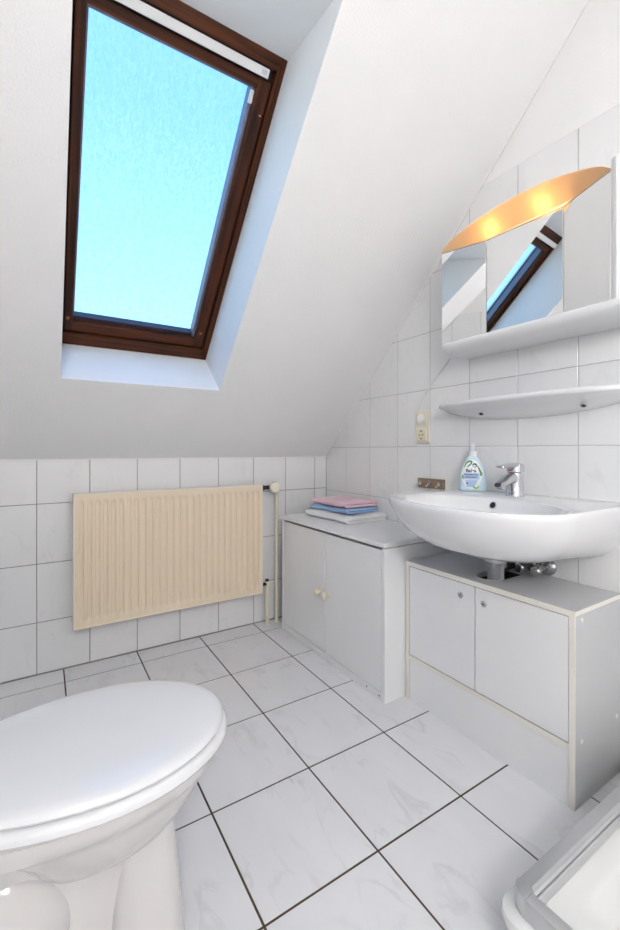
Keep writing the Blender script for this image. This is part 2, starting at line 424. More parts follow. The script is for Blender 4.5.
# ------------------------------------------------------------------ added fill light: unseen glowing globe behind the camera
LX, LY, LZ, LR = -.25, -.95, 1.70, .18
lamp = empty('fill_globe', (LX, LY, LZ)); tag(lamp, 'added unseen white globe that fills the room with light', 'fill light')
M_fillglow = emit('fill_glow', (1.0, .985, .985), FILL_W)
lathe('canopy', [(.05, 0), (.05, .015), (.02, .03)], M_vent, lamp, (LX, LY, ZC), (0, 0, -1))
tube('cord', [(LX, LY, ZC-.03), (LX, LY, LZ+LR)], .004, M_white, lamp)
lathe('globe', [(LR*max(.02, math.sin(PI*k/16)), -LR*math.cos(PI*k/16)) for k in range(17)], M_fillglow, lamp, (LX, LY, LZ), (0, 0, 1), 32)

# ------------------------------------------------------------------ radiator
rad = empty('radiator', (.55, YB, 0)); tag(rad, 'cream ribbed panel radiator on the knee wall', 'radiator')
RX0, RX1, RZ0, RZ1, RYF, RYB = .106, .995, .186, .766, 2.052, 2.098
nf = 27; pitch = (RX1-RX0-.03)/nf
xs = [RX0+.004]; hs = [0]
prof = [(-.36, 0), (-.29, .12), (-.20, .88), (0, 1), (.20, .88), (.29, .12), (.36, 0)]
for i in range(nf):
    cxr = RX0+.015+pitch*(i+.5)
    for dx, hh in prof: xs.append(cxr+dx*pitch); hs.append(hh)
xs.append(RX1-.004); hs.append(0)
zs = [RZ0+.004, RZ0+.028, RZ0+.034, RZ0+.040, RZ0+.048, RZ0+.06, RZ1-.06, RZ1-.048, RZ1-.040, RZ1-.034, RZ1-.028, RZ1-.004]
zk = [0, 0, .35, .75, .95, 1, 1, .95, .75, .35, 0, 0]
vs = [(x, RYF+.0005+.0085*h*k, z) for z, k in zip(zs, zk) for x, h in zip(xs, hs)]
nx = len(xs); fs = [(j*nx+i, j*nx+i+1, (j+1)*nx+i+1, (j+1)*nx+i) for j in range(len(zs)-1) for i in range(nx-1)]
pn = pydata('ribbed_panel', vs, fs, M_rad); shade(pn, 50); attach(pn, rad)
box('body', (RX0+.006, RYF+.008, RZ0+.006), (RX1-.006, RYB, RZ1-.006), M_rad, rad, .004)
box('side_cover', (RX0, RYF-.001, RZ0), (RX0+.006, RYB, RZ1), M_radside, rad, .002)
box('side_cover', (RX1-.006, RYF-.001, RZ0), (RX1, RYB, RZ1), M_radside, rad, .002)
box('top_cover', (RX0, RYF-.001, RZ1-.006), (RX1, RYB, RZ1), M_radside, rad, .002)
box('bottom_cover', (RX0, RYF-.001, RZ0), (RX1, RYB, RZ0+.006), M_rad, rad, .002)
lathe('bleed_valve', [(.006, 0), (.006, .007), (.004, .007), (.004, .010)], M_cream, rad, (RX0, 2.085, RZ1-.035), (-1, 0, 0), 12)
lathe('lower_plug', [(.008, 0), (.008, .006)], M_cream, rad, (RX0, 2.085, RZ0+.035), (-1, 0, 0), 12)
for bxp in (.25, .85): box('wall_bracket', (bxp, RYB-.001, RZ0+.05), (bxp+.03, YB-.001, RZ1-.05), M_radside, rad, 0)
vx, vz = 1.083, .748
tube('valve_connector', [(RX1-.002, 2.088, vz), (vx-.02, 2.088, vz)], .011, M_black, rad, 12)
lathe('connector_nut', [(.013, 0), (.015, .003), (.015, .016), (.013, .018)], M_black, rad, (1.0, 2.088, vz), (1, 0, 0), 6)
valve = lathe('valve_body', [(.014, -.03), (.015, -.02), (.015, .02), (.011, .03)], M_dchrome, rad, (vx, 2.088, vz), (0, 0, 1), 12)
lathe('thermostat_head', [(.018, 0), (.026, .004), (.028, .010), (.026, .013), (.028, .016), (.029, .032), (.027, .046), (.019, .050), (.003, .051)], M_creamw, rad, (vx-.006, 2.078, vz), (-.35, -.94, .05), 20)
hd = lathe('setting_ring', [(.0285, .0), (.0300, .002), (.0300, .006), (.0285, .008)], M_cream, rad, (vx-.009, 2.068, vz), (-.35, -.94, .05), 20)
tube('supply_pipe', [(1.096, 2.088, .0), (1.096, 2.088, vz-.02)], .0105, M_creamw, rad, 12)
tube('return_connector', [(RX1-.002, 2.085, RZ0+.036), (1.036, 2.085, RZ0+.036)], .009, M_black, rad, 12)
lathe('return_valve', [(.010, -.022), (.011, -.018), (.011, .012), (.008, .016)], M_cream, rad, (1.036, 2.085, RZ0+.036), (0, 0, 1), 12)
lathe('valve_cap', [(.010, 0), (.010, .010), (.007, .012)], M_black, rad, (1.036, 2.085, RZ0+.05), (0, 0, 1), 12)
tube('return_pipe', [(1.036, 2.085, 0), (1.036, 2.085, RZ0+.02)], .0105, M_creamw, rad, 12)

# ------------------------------------------------------------------ low cabinet with the towels
cab = empty('storage_cabinet', (1.27, 1.6, 0)); tag(cab, 'white two-door low cabinet with cream knobs, in the room corner', 'cabinet')
cx0, cy0, cy1, cz = 1.080, 1.192, 2.000, .604
T = .016
box('side_panel', (cx0+.002, cy0, 0), (XR-.002, cy0+T, cz-.022), M_lam, cab, .0008)
box('side_panel', (cx0+.002, cy1-T, 0), (XR-.002, cy1, cz-.022), M_lam, cab, .0008)
box('back_panel', (XR-.012, cy0+T, .03), (XR-.004, cy1-T, cz-.022), M_lam, cab)
box('top_panel', (cx0-.006, cy0-.004, cz-.018), (XR-.002, cy1+.004, cz), M_lam, cab, .0015)
box('base_board', (cx0+.030, cy0+T, .03), (XR-.012, cy1-T, .046), M_lam, cab)
plinth = box('plinth', (cx0+.004, cy0+T, 0), (cx0+.020, cy1-T, .030), M_lam, cab, .0008)
for yy in (1.225, 1.300): lathe('screw', [(.0035, 0), (.003, .001)], M_rust, plinth, (cx0+.004, yy, .017), (-1, 0, 0), 10)
ysp = 1.592
for (a, b, ky, kz) in ((cy0+T+.003, ysp-.0018, 1.560, .3035), (ysp+.0018, cy1-T-.003, 1.620, .3065)):
    dr = box('door', (cx0+.003, a, .034), (cx0+.019, b, cz-.030), M_lam, cab, .001)
    lathe('knob', [(.0085, 0), (.0075, .006), (.0065, .012), (.0085, .015), (.0145, .020), (.0165, .027), (.0145, .034), (.007, .038), (.001, .0388)], M_cream, dr, (cx0+.003, ky, kz), (-1, 0, 0), 20)

# towels
def towel(name, mat, cx_, cy_, z0, wx, ly, h, layers, rz, label):
    # a sheet folded in C turns: fold on the -x side, open ends seen on the -y side
    t = h/layers; pts = []
    path = []
    for k in range(layers):
        zc = t*(k+.5); fwd = (k % 2 == 0)
        xs_ = [wx*.5, wx*.25, 0, -wx*.25, -wx*.5+t*.5]
        if not fwd: xs_ = xs_[::-1]
        path += [(x, zc) for x in xs_]
        if k < layers-1:
            sx = -1 if fwd else 1
            ex = xs_[-1]
            path += [(ex+sx*t*.40, zc+t*.18), (ex+sx*t*.52, zc+t*.5), (ex+sx*t*.40, zc+t*.82)]
    hw = t*.40; up = []; dn = []
    for i, p in enumerate(path):
        a = Vector(path[max(i-1, 0)]); b = Vector(path[min(i+1, len(path)-1)]); d = (b-a).normalized(); n_ = Vector((-d.y, d.x))
        up.append(Vector(p)+n_*hw); dn.append(Vector(p)-n_*hw)
    end_cap = Vector(path[-1])+(Vector(path[-1])-Vector(path[-2])).normalized()*hw*.8
    st_cap = Vector(path[0])+(Vector(path[0])-Vector(path[1])).normalized()*hw*.8
    sec = up+[end_cap]+dn[::-1]+[st_cap]
    rings = []; nl = 14
    ph = random.uniform(0, 6)
    for k in range(nl+1):
        s = k/nl; y = (s-.5)*ly
        sh = 1.0 if 0 < k < nl else .0
        ring = []
        for q in sec:
            x, z = q.x, q.y
            wob = .004*math.sin(9*s+ph+z*40)+.0025*math.sin(17*s+ph*2+x*20)
            ed = .0022*(1-sh)
            zz = z + .16*h*math.sin(5*s+ph+x*9)*(z/h)*.8 - .10*h*(z/h)*(abs(2*s-1)**6)
            ring.append((x+wob, y+.003*math.sin(z*160+x*14+ph)*(1-sh), max(.0006, zz)))
        rings.append(ring)
    mw = Matrix.Translation((cx_, cy_, z0)) @ Matrix.Rotation(rz, 4, 'Z')
    o = loft(name, rings, mat, None, True, True, True, True)
    o.matrix_world = mw
    tag(o, label, 'towel', 'folded towels on the low cabinet')
    return o
towel('folded_towel', M_whitet, 1.318, 1.757, .6045, .245, .355, .034, 2, .03, 'white folded towel at the bottom of the towel stack')
towel('folded_towel', M_bluet, 1.325, 1.775, .6420, .200, .285, .026, 2, .10, 'light blue folded towel between the white and pink ones')
towel('folded_towel', M_pink, 1.325, 1.780, .6710, .200, .290, .029, 2, .02, 'pink folded towel on top of the towel stack')

# ------------------------------------------------------------------ vanity cabinet under the basin
van = empty('vanity_cabinet', (1.33, .88, 0)); tag(van, 'white two-door vanity cabinet with cream edges under the basin', 'cabinet')
vx0, vy0, vy1, vzt = 1.187, .572, 1.187, .526
S = .016
def side(y0, y1):
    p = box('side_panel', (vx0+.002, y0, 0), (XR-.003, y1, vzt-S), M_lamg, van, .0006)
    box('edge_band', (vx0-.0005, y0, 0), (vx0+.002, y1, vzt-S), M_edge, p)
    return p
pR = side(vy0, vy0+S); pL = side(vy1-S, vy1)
for (xx, zz) in ((1.222, .497), (1.222, .172), (1.425, .172)): lathe('screw_cap', [(.0065, 0), (.006, .0015), (.002, .002)], M_white, pR, (xx, vy0, zz), (0, -1, 0), 14)
# top with a slot for the trap: four pieces around the opening, joined as one panel
hx0, hx1, hy0, hy1 = 1.230, 1.435, .840, .930
bm = bmesh.new(); outer = [(vx0+.002, vy0), (XR-.003, vy0), (XR-.003, vy1), (vx0+.002, vy1)]
hole = []
rh = (hy1-hy0)/2
for i in range(13): a_ = PI/2+PI*i/12; hole.append((hx0+rh+rh*math.cos(a_), (hy0+hy1)/2+rh*math.sin(a_)))
hole += [(hx1, hy0), (hx1, hy1)]
def ringfill(bm, z):
    vo = [bm.verts.new((x, y, z)) for x, y in outer]; vh = [bm.verts.new((x, y, z)) for x, y in hole]
    ed = [bm.edges.new((l[i], l[(i+1) % len(l)])) for l in (vo, vh) for i in range(len(l))]
    bmesh.ops.triangle_fill(bm, use_beauty=True, edges=ed)
    return vo, vh
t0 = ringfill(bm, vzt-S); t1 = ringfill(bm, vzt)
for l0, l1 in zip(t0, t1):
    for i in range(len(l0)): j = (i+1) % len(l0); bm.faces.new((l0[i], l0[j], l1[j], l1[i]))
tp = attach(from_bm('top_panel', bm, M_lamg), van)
box('edge_band', (vx0-.0005, vy0, vzt-S), (vx0+.002, vy1, vzt), M_edge, tp)
box('edge_band', (vx0-.0005, vy0-.0012, vzt-.012), (XR-.003, vy0, vzt-.0003), M_edge, tp)
tube('slot_rim', [(x, y, vzt+.0003) for x, y in hole[:13]], .0012, M_edge, tp, 6)
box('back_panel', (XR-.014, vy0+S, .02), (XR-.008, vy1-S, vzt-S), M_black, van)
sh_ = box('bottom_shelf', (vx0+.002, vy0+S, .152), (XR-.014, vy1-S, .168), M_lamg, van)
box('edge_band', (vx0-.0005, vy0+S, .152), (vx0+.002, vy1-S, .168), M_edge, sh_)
box('plinth', (vx0+.004, vy0+S, 0), (vx0+.018, vy1-S, .152), M_lam, van)
for (a, b, ly, lz) in ((vy0+S+.002, .8775, .846, .463), (.8825, vy1-S-.002, .935, .466)):
    dr = box('door', (vx0+.001, a, .171), (vx0+.017, b, vzt-S-.003), M_lam, van, .0008)
    lk = lathe('lock', [(.0105, 0), (.0105, .003), (.009, .0045), (.0055, .005)], M_chrome, dr, (vx0+.001, ly, lz), (-1, 0, 0), 20)
    if True:
        o_ = box('keyhole', (vx0-.0052, ly-.004, lz-.0012), (vx0-.004, ly+.004, lz+.0012), M_rust); o_.parent = dr; o_.matrix_basis = world_of(dr).inverted()
    box('door_gap', (vx0+.012, b-.0005, .171), (vx0+.016, b+.0035, vzt-S-.003), M_edge, dr)

# ------------------------------------------------------------------ wash basin
basin = empty('washbasin', (XR, .84, .79)); tag(basin, 'white ceramic washbasin hung on the right wall', 'washbasin')
BC = .827; BW = .297; BX = 1.115; BF = .918
def outline():
    p = []
    n = 48
    for i in range(n+1):
        a_ = PI*i/n; c_, s_ = math.cos(a_), math.sin(a_)
        p.append((BX-(BX-BF)*abs(s_)**(2/2.15), BC+BW*math.copysign(abs(c_)**(2/2.35), c_)))
    xe = XR-.0012
    p += [(BX+(xe-BX)*k/6, BC-BW) for k in range(1, 7)]
    p += [(xe, BC-BW+2*BW*k/14) for k in range(1, 15)]
    p += [(xe-(xe-BX)*k/6, BC+BW) for k in range(1, 6)]
    return p
OL = outline()
def scl(s, z, sx=None, sw=None, dz=0):
    # s narrows the front of the ring, sw its wall side; the wall side hangs dz lower
    sx = sx or s; sw = sw or s; xe = XR-.0012; r_ = []
    for x, y in OL:
        f_ = ((x-BF)/(xe-BF))**2
        r_.append((xe-(xe-x)*sx, BC+(y-BC)*(s+(sw-s)*f_), z-dz*f_))
    return r_
rings = [scl(.26, .628, .50, .52, .014), scl(.42, .630, .60, .60, .013), scl(.58, .640, .72, .69, .012), scl(.73, .660, .82, .78, .010), scl(.86, .692, .90, .88, .007), scl(.945, .728, .955, .955, .004), scl(.985, .760, .985), scl(1.0, .778), scl(1.003, .786), scl(1.0, .7925), scl(.990, .7965, .993), scl(.975, .7970, .982)]
# inner bowl
icx, icy, iax, iay = 1.118, BC, .168, .258
def inner(s, z, dx=0):
    r_ = []
    for x, y in OL:
        a_ = math.atan2((y-icy)/iay, (x-icx)/iax)
        r_.append((icx+dx+iax*s*math.cos(a_), icy+iay*s*math.sin(a_), z))
    return r_
rings += [inner(1.05, .7945), inner(1.00, .790), inner(.965, .775), inner(.90, .740), inner(.78, .705), inner(.58, .682), inner(.32, .672, .03), inner(.10, .669, .05)]
loft('bowl', rings, M_ceramic, basin, True, True)
lathe('overflow_ring', [(.0100, 0), (.0130, .0005), (.0130, .0022), (.0100, .0028)], M_chrome, basin, (1.2765, .874, .768), (-.93, -.05, .36), 20, False)
lathe('overflow_hole', [(.0100, 0), (.0100, .0030)], M_black, basin, (1.2765, .874, .768), (-.93, -.05, .36), 20)
lathe('drain_flange', [(.032, 0), (.032, .003), (.022, .004), (.02, .001)], M_chrome, basin, (icx+.05, BC, .668), (0, 0, 1), 24)

# waste trap and stop valves
trap = empty('sink_trap', (1.288, .85, .5)); tag(trap, 'grey waste trap with white collar under the basin', 'trap')
DX, DY = 1.288, .872
lathe('collar', [(.030, -.045), (.036, -.040), (.040, -.030), (.042, -.012), (.044, 0), (.044, .014)], M_white, trap, (DX, DY, .622), (0, 0, 1), 28)
lathe('waste_pipe', [(.0265, -.20), (.0265, -.04)], M_gpipe, trap, (DX, DY, .620), (0, 0, 1), 24)
lathe('ring_nut', [(.033, -.012), (.034, -.010), (.034, .010), (.033, .012)], M_gpipe, trap, (DX, DY, .575), (0, 0, 1), 12)
tube('side_arm', spline([(DX+.02, DY, .545), (DX+.07, DY+.005, .552), (DX+.12, DY+.01, .552), (XR-.004, DY+.01, .552)], 5), .015, M_black, trap)
for k, (yy, lb) in enumerate(((.846, 'right'), (.790, 'left'))):
    v = empty('stop_valve', (XR, yy, .556))
    tag(v, 'chrome stop valve under the basin, nearest the waste trap' if k == 0 else 'chrome stop valve with wall rosette under the basin, farther from the trap', 'valve', 'stop valves under the basin')
    lathe('rosette', [(.030, 0), (.029, .004), (.022, .010), (.012, .014)], M_chrome, v, (XR, yy, .556), (-1, 0, 0), 24)
    lathe('stem', [(.010, 0), (.010, .05), (.014, .052), (.014, .070), (.010, .072)], M_dchrome, v, (XR, yy, .556), (-1, 0, 0), 14)
    lathe('handwheel', [(.012, 0), (.0165, .003), (.0165, .022), (.012, .026)], M_chrome, v, (XR-.066, yy, .554), (-.9, -.2, -.1), 8)
    tube('riser', spline([(XR-.040, yy, .560), (XR-.043, yy, .575), (XR-.046, yy, .588), (XR-.050, yy, .600)], 5), .005, M_dchrome, v, 8)

# faucet
fc = empty('faucet', (1.385, .862, .797)); tag(fc, 'chrome single-lever mixer tap on the basin', 'faucet')
FX, FY, FZ = 1.378, .860, .796
lathe('body', [(.0305, 0), (.0305, .003), (.0290, .005), (.0275, .050), (.0280, .076), (.0270, .079)], M_chrome, fc, (FX, FY, FZ), (0, 0, 1), 32)
# spout: flattened tapering loft leaning out over the bowl
sec = []
pth = [(FX+.004, .066, .022, .024), (FX-.030, .062, .021, .020), (FX-.056, .054, .020, .017), (FX-.072, .047, .0195, .0135), (FX-.087, .043, .018, .011), (FX-.096, .041, .013, .007)]
for (x, z, hw, hh) in pth:
    sec.append([(x+.35*hh*math.sin(a_), FY+hw*math.copysign(abs(math.cos(a_))**.7, math.cos(a_)), FZ+z+hh*math.copysign(abs(math.sin(a_))**.8, math.sin(a_))) for a_ in [2*PI*i/24 for i in range(24)]])
spt = loft('spout', sec, M_chrome, fc)
aer = lathe('aerator', [(.0125, 0), (.0130, .002), (.0130, .010), (.0115, .012)], M_chrome, spt, (FX-.079, FY, FZ+.039), (-.25, 0, -1), 20)
lathe('aerator_mesh', [(.0090, .0115), (.0090, .0125)], M_black, aer, (FX-.079, FY, FZ+.039), (-.25, 0, -1), 20)
# lever: block on top of the body and a flat blade towards the bowl
lev = lathe('lever_cap', [(.0270, .0805), (.0285, .082), (.0280, .102), (.0265, .109), (.019, .113), (.004, .1145)], M_chrome, fc, (FX, FY, FZ), (.04, 0, 1), 32)
sec = []
for (x, z, hw, hh) in [(FX+.006, .1065, .022, .008), (FX-.025, .1060, .022, .008), (FX-.050, .1035, .020, .0065), (FX-.072, .1015, .018, .005), (FX-.086, .1005, .015, .004), (FX-.091, .100, .008, .002)]:
    sec.append([(x, FY+hw*math.copysign(abs(math.cos(a_))**.6, math.cos(a_)), FZ+z+hh*math.copysign(abs(math.sin(a_))**.7, math.sin(a_))) for a_ in [2*PI*i/20 for i in range(20)]])
loft('lever_blade', sec, M_chrome, lev)
lathe('hot_mark', [(.0030, 0), (.0028, .0006)], M_red, lev, (FX-.0283, FY-.004, FZ+.089), (-1, -.12, 0), 12)
lathe('cold_mark', [(.0030, 0), (.0028, .0006)], M_navy, lev, (FX-.0283, FY+.003, FZ+.089), (-1, .12, 0), 12)

# soap bottle, its broad face turned to the camera
soap = empty('soap_bottle', (1.392, 1.040, .7975)); tag(soap, 'light blue pump soap bottle with printed label on the basin', 'bottle')
BM = Matrix.Translation((1.392, 1.040, .7975)) @ Matrix.Rotation(math.radians(-38), 4, 'Z')   # local -y... face normal = local -x turned below
# face normal towards the camera: local -y
BM = Matrix.Translation((1.392, 1.040, .7975)) @ Matrix.Rotation(math.atan2(1.04, 1.392)-PI/2, 4, 'Z')
soap.matrix_world = BM
bp_ = [(.0, .046, .021), (.003, .0485, .0235), (.015, .0495, .0245), (.035, .0492, .0243), (.060, .0462, .0232), (.085, .0400, .0212), (.105, .0320, .0185), (.120, .0240, .0160), (.129, .0175, .0140), (.133, .0140, .0130)]
def bprof(z):
    for (z0, a0, b0), (z1, a1, b1) in zip(bp_, bp_[1:]):
        if z0 <= z <= z1: t = (z-z0)/(z1-z0); return a0+(a1-a0)*t, b0+(b1-b0)*t
    return bp_[-1][1:]
def bpt(z, a_, off=0):
    w_, d_ = bprof(z); c_, s_ = math.cos(a_), math.sin(a_)
    return ((w_+off)*math.copysign(abs(c_)**.85, c_), -(d_+off)*math.copysign(abs(s_)**.75, s_), z)
loft('bottle_body', [[bpt(z, 2*PI*i/40) for i in range(40)] for z, _, _ in bp_], M_soap, soap, mw=BM)
def front_patch(name, mat, fn, off, n=40, parent=soap):
    # patch hugging the front of the bottle inside the curve fn(z) -> (x0, x1)
    vs, fs = [], []; m_ = 14; zl = fn['z']
    for k in range(n+1):
        z = zl[0]+(zl[1]-zl[0])*k/n; x0, x1 = fn['f'](z)
        for i in range(m_+1):
            x = x0+(x1-x0)*i/m_
            w_, d_ = bprof(z); c_ = max(-1, min(1, math.copysign(abs(x/w_)**(1/.85), x))); s_ = math.sqrt(max(0, 1-c_*c_))
            vs.append((x, -(d_)*s_**.75-off, z))
    for k in range(n):
        for i in range(m_): q = k*(m_+1)+i; fs.append((q, q+1, q+m_+2, q+m_+1))
    o = pydata(name, vs, fs, mat, None, True); return attach(o, parent, BM)
def ell(cx_, cz_, a_, b_):
    return {'z': (cz_-b_*.999, cz_+b_*.999), 'f': lambda z: (cx_-a_*math.sqrt(max(0, 1-((z-cz_)/b_)**2)), cx_+a_*math.sqrt(max(0, 1-((z-cz_)/b_)**2)))}
lab = front_patch('label', M_label, ell(-.004, .064, .037, .056), .0004)
front_patch('label_band', M_bluel, {'z': (.046, .069), 'f': lambda z: (-.033, .024)}, .0007, 8, lab)
front_patch('label_band', M_bluel, {'z': (.016, .042), 'f': lambda z: (-.026+.2*(.042-z), .018-.5*(.042-z))}, .0007, 8, lab)
front_patch('emblem', M_navy, ell(.007, .0985, .0080, .0080), .0010, 16, lab)
front_patch('emblem_mark', M_label, ell(.006, .0965, .005, .0035), .0014, 10, lab)
def stroke(name, mat, pts, w, parent):
    pts = spline([(x, 0, z) for x, z in pts], 6); vs, fs = [], []
    for i, p in enumerate(pts):
        d = (pts[min(i+1, len(pts)-1)]-pts[max(i-1, 0)]).normalized(); nn = Vector((-d.z, 0, d.x))
        tp_ = w*(.35+.65*math.sin(PI*(i+.6)/(len(pts)+.2)))
        for s in (-1, 1):
            q = p+nn*tp_*s; w_, d_ = bprof(q.z); c_ = min(1, abs(q.x/w_)**(1/.85)); s2 = math.sqrt(1-c_*c_)
            vs.append((q.x, -d_*s2**.75-.0012, q.z))
    for i in range(len(pts)-1): fs.append((2*i, 2*i+1, 2*i+3, 2*i+2))
    return attach(pydata(name, vs, fs, mat, None, True), parent, BM)
stroke('leaf_stroke', M_green, [(-.030, .090), (-.024, .104), (-.014, .113), (-.004, .112), (-.006, .104), (-.014, .096), (-.019, .090)], .0030, lab)
stroke('leaf_stroke', M_green, [(.016, .098), (.022, .086), (.027, .074), (.030, .066), (.029, .061), (.025, .062)], .0034, lab)
stroke('leaf_stroke', M_lime, [(.000, .020), (.006, .014), (.014, .012), (.022, .019)], .0036, lab)
stroke('leaf_stroke', M_green, [(-.034, .062), (-.036, .054), (-.033, .046)], .0025, lab)
def text_on(name, s, size, x, z, mat, off=.0016, bold=0.0):
    cu = bpy.data.curves.new(name, 'FONT'); cu.body = s; cu.size = size; cu.align_x = 'CENTER'; cu.offset = bold; cu.extrude = 0
    tmp = bpy.data.objects.new(name, cu); C.objects.link(tmp)
    dg = bpy.context.evaluated_depsgraph_get(); me = bpy.data.meshes.new_from_object(tmp.evaluated_get(dg))
    bpy.data.objects.remove(tmp)
    for v in me.vertices:
        xx, zz = v.co.x+x, v.co.y+z; w_, d_ = bprof(zz); c_ = min(1, abs(xx/w_)**(1/.85)); s_ = math.sqrt(1-c_*c_)
        v.co = (xx, -d_*s_**.75-off, zz)
    me.materials.clear(); me.materials.append(mat)
    o = bpy.data.objects.new(name, me); C.objects.link(o); return attach(o, lab, BM)
text_on('brand_lettering', 'Balea', .0175, -.006, .0720, M_navy, bold=.0005)
stroke('accent', M_red, [(.009, .0865), (.011, .0880), (.013, .0865)], .0010, lab)
for (zz, x0, x1) in ((.0625, -.029, .019), (.0535, -.028, .016), (.0440, -.012, .020), (.0300, -.016, .004)):
    x = x0
    while x < x1:
        l_ = random.uniform(.002, .0045); hh = .0021 if zz > .05 else .0011
        front_patch('small_print', M_navy if zz > .05 else M_bluel, {'z': (zz-hh, zz+hh), 'f': (lambda a_, b_: (lambda z: (a_, b_)))(x, min(x1, x+l_))}, .0012, 1, lab); x += l_+.0012
front_patch('print_dot', M_navy, ell(-.0195, .0300, .0032, .0032), .0012, 10, lab)
lathe('pump_collar', [(.0150, .132), (.0150, .150), (.0135, .1515)], M_white, soap, BM.translation, (0, 0, 1), 24)
lathe('pump_stem', [(.0060, .150), (.0060, .170), (.0085, .171), (.0085, .178), (.007, .1795)], M_white, soap, BM.translation, (0, 0, 1), 16)
ps = BM @ Vector((0, 0, .1745))
tube('pump_nozzle', [ps, BM @ Vector((.004, .012, .1745)), BM @ Vector((.008, .030, .173))], .0045, M_white, soap, 10)

# ------------------------------------------------------------------ shelf
sf = empty('wall_shelf', (XR, .86, 1.14)); tag(sf, 'white ceramic shelf on the tiles below the mirror cabinet', 'shelf')
SY0, SY1 = .505, 1.225; SC = (SY0+SY1)/2; SW = (SY1-SY0)/2
rings = []
nn = 40
for i in range(nn+1):
    t_ = -1+2*i/nn; y = SC+SW*t_
    k = (max(0, 1-abs(t_)**3.2))**.55
    dep = .022+.118*k; th = .018; dr = .004+.050*(max(0, 1-abs(t_)**2.2))**.8
    if i in (0, nn): dep, th, dr = .012, .010, .001
    zt = 1.140; xe = XR-.001; xf = xe-dep
    sec = [(xe, y, zt), (xe-dep*.5, y, zt), (xf+.006, y, zt), (xf+.0015, y, zt-.003), (xf, y, zt-.008), (xf+.002, y, zt-.014), (xf+.008, y, zt-th), (xe-dep*.6, y, zt-th-dr*.30), (xe-dep*.25, y, zt-th-dr*.75), (xe-.008, y, zt-th-dr), (xe, y, zt-th-dr)]
    rings.append(sec)
loft('slab', rings, M_ceramic, sf)
for yy in (1.015, .655):
    lathe('mount_hole', [(.009, 0), (.009, .001)], M_dchrome, sf, (XR-.050, yy, 1.0905), (-.55, -.1, -1), 16)
    lathe('mount_screw', [(.005, 0), (.005, .003)], M_black, sf, (XR-.050, yy, 1.0905), (-.55, -.1, -1), 12)

# ------------------------------------------------------------------ socket, plug and cable, hook rail
so = empty('wall_socket', (XR, 1.353, 1.057)); tag(so, 'cream double wall socket with a plug in its upper outlet', 'socket')
fr = box('cover_frame', (XR-.010, 1.308, .984), (XR-.0005, 1.390, 1.132), M_creamw, so, .003)
for zz in (1.094, 1.022):
    box('insert', (XR-.0135, 1.3225, zz-.0285), (XR-.009, 1.3795, zz+.0285), M_creamw, so, .002)
lathe('socket_well', [(.0205, .0), (.0215, .0012), (.0195, .0015)], M_cream, so, (XR-.0130, 1.351, 1.022), (-1, 0, 0), 28)
lathe('socket_face', [(.0185, 0), (.0185, .0008)], M_cream, so, (XR-.0132, 1.351, 1.022), (-1, 0, 0), 28)
for dy in (-.0095, .0095): lathe('contact_hole', [(.0032, 0), (.0032, .001)], M_black, so, (XR-.0136, 1.351+dy, 1.022), (-1, 0, 0), 12)
for dz in (-.017, .017): box('earth_clip', (XR-.0155, 1.3475, 1.022+dz-.003), (XR-.0130, 1.3545, 1.022+dz+.003), M_black, so)
pg = empty('power_plug', (XR-.013, 1.351, 1.094)); tag(pg, 'white power plug with thin cable running up to the mirror cabinet', 'plug')
lathe('plug_body', [(.0205, .001), (.0210, .003), (.0205, .007), (.017, .0095), (.006, .010)], M_white, pg, (XR-.0136, 1.351, 1.094), (-1, 0, 0), 28)
tube('cable', spline([(XR-.020, 1.356, 1.108), (XR-.014, 1.358, 1.135), (XR-.004, 1.340, 1.190), (XR-.0035, 1.318, 1.222), (XR-.0035, 1.290, 1.258), (XR-.004, 1.240, 1.302), (XR-.014, 1.190, 1.338)], 8), .0026, M_white, pg, 8)
hk = empty('hook_rail', (XR, 1.303, .804)); tag(hk, 'small brown wooden hook rail with three steel hooks above the basin', 'hook rail')
box('board', (XR-.012, 1.226, .784), (XR-.0005, 1.374, .827), M_brownwood, hk, .002)
for yy in (1.355, 1.303, 1.248):
    h_ = lathe('hook', [(.0085, 0), (.008, .0015), (.004, .002)], M_chrome, hk, (XR-.012, yy, .806), (-1, 0, 0), 16)
    tube('hook_arm', spline([(XR-.013, yy, .814), (XR-.020, yy, .808), (XR-.026, yy, .796), (XR-.032, yy, .793), (XR-.037, yy, .800)], 5), .0028, M_chrome, h_, 8)

